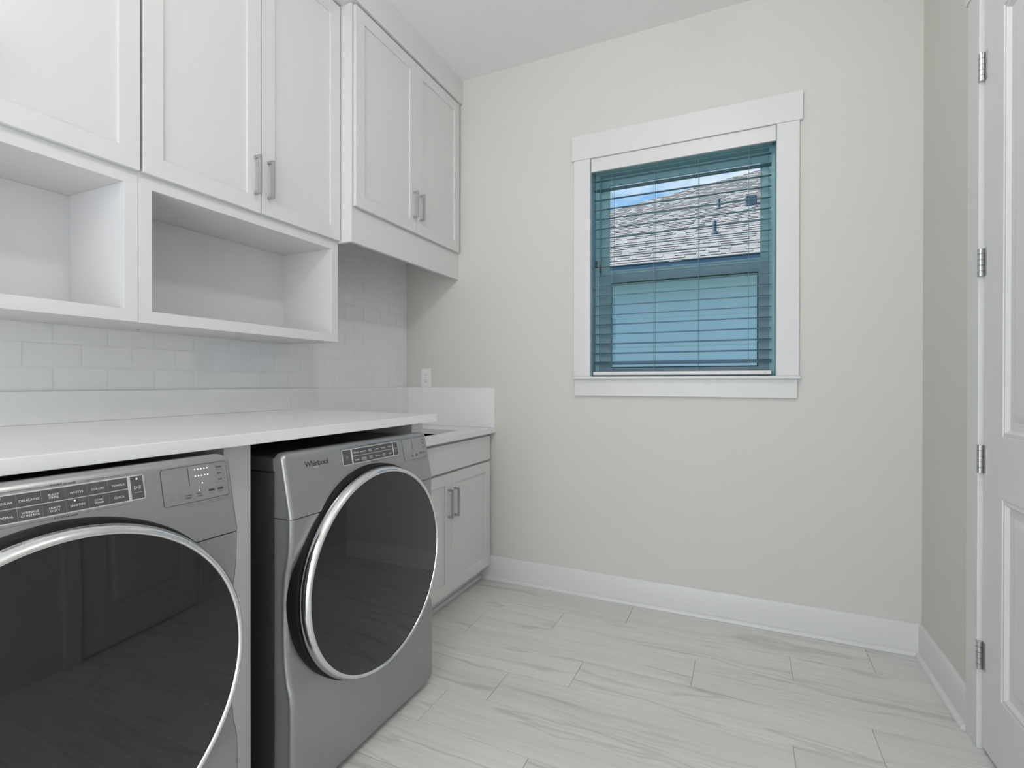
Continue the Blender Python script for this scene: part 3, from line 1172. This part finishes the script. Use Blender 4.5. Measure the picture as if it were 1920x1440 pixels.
    def dline(y0, y1, z0, z1, m=M_PRINT_D, nm='display_print'):
        return plate(nm, y0, y1, z0, z1, .0009, .0012, m, dp, lift=Lz)

    def dtext(s, y, z, size, m=M_PRINT_D):
        return text_obj('display_print', s, size, lifts @ con_frame(y, z, .0012), m, dp)
    dline(.5815, .5828, f1 - .042, f1 - .004)
    if washer:
        rows = [(f1 - .009, 5, .597, .0072), (f1 - .0235, 5, .597, .0072)]
        for z_, n_, y_, st_ in rows:
            for i in range(n_):
                bm = bmesh.new()
                q = con(y_ + i * st_, z_, .0005) + Vector((0, 0, Lz))
                cyl(bm, q, q + CN * .0014, .0010, 10)
                obj('display_led', bm, M_LED, dp)
        for y_, z_ in ((.611, f1 - .040), (.602, f1 - .0545)):
            bm = bmesh.new()
            q = con(y_, z_, .0005) + Vector((0, 0, Lz))
            cyl(bm, q, q + CN * .0014, .0010, 10)
            obj('display_led', bm, M_LED, dp)
    for s, z_ in (('Temp', f1 - .0105), ('Spin', f1 - .0245), ('Soil', f1 - .0385)):
        dtext(s, .653, z_, .0062)
        dline(.639, .667, z_ - .0056, z_ - .0053)
    for s, y_ in (('Steam\nClean', .577), ('Extra\nRinse', .601)):
        dtext(s, y_, f0 + .0125, .0054)
    for y_ in (.6235, .6445):
        dline(y_, y_ + .0135, f0 + .0148, f0 + .0195)
        dline(y_ + .002, y_ + .0115, f0 + .0105, f0 + .0112)
    dline(.531, .667, f0 + .0215, f0 + .0217)
    for y_ in (.535, .557):
        dline(y_, y_ + .014, f0 + .0145, f0 + .0150)
        dline(y_, y_ + .014, f0 + .0100, f0 + .0105)
    for y_ in (.577, .601, .625, .647):
        for dz in (.0055, .0085):
            plate('console_print_line', y_ - .006, y_ + .008, f0 - dz - .0004, f0 - dz, .0001, .0004, M_PRINT_D, rim, lift=Lz)
    # maker's mark on the fascia
    text_obj('maker_mark', 'Whirlpool', .0235, lifts @ con_frame(.1165, .9445, .0003), M_PRINT_D, t, spacing=.90, bold=.0002)
    # swoosh round the mark
    bm = bmesh.new()
    prev = None
    for i in range(17):
        a = R(190 + 150 * i / 16)
        w_ = .0009 * math.sin(math.pi * i / 16) + .0002
        po = con(.114 + .016 * math.cos(a), .9405 + .0080 * math.sin(a), .0005) + Vector((0, 0, Lz))
        pi_ = con(.114 + (.016 - w_) * math.cos(a), .9405 + (.0080 - w_ * 1.6) * math.sin(a), .0005) + Vector((0, 0, Lz))
        cur = (bm.verts.new(po), bm.verts.new(pi_))
        if prev:
            bm.faces.new((prev[0], cur[0], cur[1], prev[1]))
        prev = cur
    obj('maker_mark_swoosh', bm, M_PRINT_L, t)
    return t


machine('dryer', (-1.10, .995, 0), 0.0, 'slate grey front load dryer with round dark door, beside the base cabinet', False)
machine('washer', (-1.07, .133, 0), 0.026, 'slate grey front load washer with lit white indicators, left of the dryer', True)

# ------------------------------------------------------------------ ceiling lamps (above the view)


def ceiling_lamp(x, y, drop, label, glow):
    """semi-flush globe lamp: canopy, stem and round opal diffuser."""
    t = thing('ceiling_light', (x, y, ZC), label, 'ceiling light', 'semi-flush ceiling lights')
    bm = bmesh.new()
    cyl(bm, (0, 0, -.0002), (0, 0, -.022), .065, 40, .06)
    obj('canopy', bm, M_NICKEL, t, smooth=40)
    bm = bmesh.new()
    cyl(bm, (0, 0, -.021), (0, 0, -drop + LAMP_R - .004), .009, 14)
    obj('stem', bm, M_NICKEL, t, smooth=40)
    bm = bmesh.new()
    bmesh.ops.create_uvsphere(bm, u_segments=32, v_segments=18, radius=LAMP_R)
    bmesh.ops.translate(bm, verts=bm.verts, vec=(0, 0, -drop))
    obj('lamp_globe', bm, glow, t, smooth=80)


LAMP_R = .075
ceiling_lamp(-.18, .95, .12, 'opal globe ceiling light in the middle of the laundry', M_LAMP)
ceiling_lamp(-.18, -.75, .12, 'opal globe ceiling light added as fill behind the camera', M_LAMP_FILL)  # second lamp is unseen, added as fill

# ------------------------------------------------------------------ neighbouring house outside
YE, ZE, PIT = 6.0, 2.552, 0.5
hs = thing('neighbouring_house', (0, 6.4, -.3), 'pale blue sided house with grey shingle hip roof outside the window', 'house')
HO = Vector((0, 6.4, -.3))


def hpart(name, b, m, parent=hs, bevel=0.0):
    return bobj(name, (b[0] - HO.x, b[1] - HO.x, b[2] - HO.y, b[3] - HO.y, b[4] - HO.z, b[5] - HO.z), m, parent, bevel)


HX0, HX1 = -6.6, 9.0
hpart('house_wall', (HX0 + .5, HX1, 6.42, 6.6, -.3, 2.5), M_SIDING)
nb = 16
for i in range(nb):
    z0 = -.3 + i * .175
    bm = bmesh.new()
    pr = [(6.42, z0), (6.392, z0), (6.405, z0 + .18), (6.42, z0 + .18)]
    extrude_profile(bm, [(y - HO.y, z - HO.z) for y, z in pr], 'x', HX0 + .5, HX1)
    obj('siding_board', bm, M_SIDING, hs)
hpart('soffit', (HX0, HX1, 6.02, 6.42, 2.40, 2.415), M_SOFFIT)
hpart('fascia', (HX0, HX1, 5.995, 6.02, 2.395, 2.545), M_FASCIA)
# roof deck: front slope of a hip roof
HIPX0, HIPDX = -4.95, 0.64          # hip starts at the eave corner and runs up to the right


def hipx(y):
    return -6.46 + (y - YE) * 0.955 * 1.0


YTOP = 14.2
bm = bmesh.new()
def rz(y):
    return ZE + PIT * (y - YE)
pts_ = [(hipx(YE), YE), (HX1, YE), (HX1, YTOP), (hipx(YTOP), YTOP)]
loft(bm, [[(x - HO.x, y - HO.y, rz(y) - .10 - HO.z) for x, y in pts_], [(x - HO.x, y - HO.y, rz(y) - HO.z) for x, y in pts_]])
rf = obj('roof', bm, M_DECK, hs)
# other slope of the hip and the far side, so that the roof is a solid
bm = bmesh.new()
a_ = Vector((hipx(YE), YE, ZE - .02)); b_ = Vector((hipx(YTOP), YTOP, rz(YTOP) - .02)); c_ = Vector((hipx(YE), 2 * YTOP - YE, ZE - .02)); 
vv = [bm.verts.new(q - HO) for q in (a_, b_, c_)]
bm.faces.new(vv)
vv = [bm.verts.new(q - HO) for q in (b_, Vector((HX1, YTOP, rz(YTOP) - .02)), Vector((HX1, 2 * YTOP - YE, ZE - .02)), c_)]
bm.faces.new(vv)
obj('roof_far_slope', bm, M_DECK, hs)
# shingles: overlapping tabs in courses, joined (each only a few pixels)
slope_len = math.hypot(1, PIT)
verts, faces, tones = [], [], []
rnd = random.Random(3)
ex = 0.128
sd = Vector((0, 1 / slope_len, PIT / slope_len))
sn = Vector((0, -PIT / slope_len, 1 / slope_len))
ncourse = int((YTOP - YE) * slope_len / ex)
for c in range(ncourse):
    s0 = c * ex
    y0 = YE + s0 / slope_len
    xa = max(hipx(y0), -5.2)
    x = xa - rnd.uniform(0, .3)
    while x < 3.2:
        l = rnd.choice((.09, .11, .14, .17))
        thick = rnd.choice((.004, .011, .012))
        t_ = rnd.uniform(.35, 1.0)
        if x + l > xa:
            p0 = Vector((max(x, xa), YE, ZE)) + sd * (s0 - .012)
            p1 = Vector((x + l - .002, YE, ZE)) + sd * (s0 - .012)
            up = sd * (ex + .014)
            base = len(verts)
            q = [p0 + sn * .0005, p1 + sn * .0005, p0 + sn * thick, p1 + sn * thick, p0 + up + sn * .002, p1 + up + sn * .002]
            verts += [tuple(v_ - HO) for v_ in q]
            faces += [(base, base + 1, base + 3, base + 2), (base + 2, base + 3, base + 5, base + 4), (base, base + 2, base + 4), (base + 1, base + 5, base + 3)]
            tones += [0.06 if thick > .01 else t_ * .8, t_, t_, t_]  # thick tabs get dark butt edges that paint in the shadow line below
        x += l
me = bpy.data.meshes.new('shingles')
me.from_pydata(verts, [], faces)
at = me.attributes.new('tone', 'FLOAT', 'FACE')
at.data.foreach_set('value', tones)
me.materials.append(M_SHINGLE)
so = bpy.data.objects.new('shingles', me)
COL.objects.link(so)
so.parent = rf
so['kind'] = 'stuff'
# vents on the roof
for (x, y, h, r_) in ((-.36, 8.93, .16, .026), (-.34, 7.17, .165, .026)):
    z = rz(y)
    bm = bmesh.new()
    cyl(bm, (x, y - HO.y, z - .05 - HO.z), (x, y - HO.y, z + h - HO.z), r_, 14)
    vp = obj('vent_pipe', bm, M_VENT, rf, smooth=40)
    bm = bmesh.new()
    cyl(bm, (x, y - .02 - HO.y, z - .02 - HO.z), (x, y - .02 - HO.y, z + .02 - HO.z), r_ * 2.4, 14, r_ * 1.05)
    obj('pipe_flashing', bm, M_VENT, vp, smooth=40)
x, y = .112, 8.86
z = rz(y)
bm = bmesh.new()
box(bm, x - .085, x + .085, y - .09 - HO.y, y + .09 - HO.y, z - .06 - HO.z, z + .13 - HO.z)
bv = obj('box_vent', bm, M_VENT, rf, bevel=.02)

structure(bobj('ground', (-40, 40, 3.0, 60, -.36, -.30), M_GRASS), 'grass lawn outside')
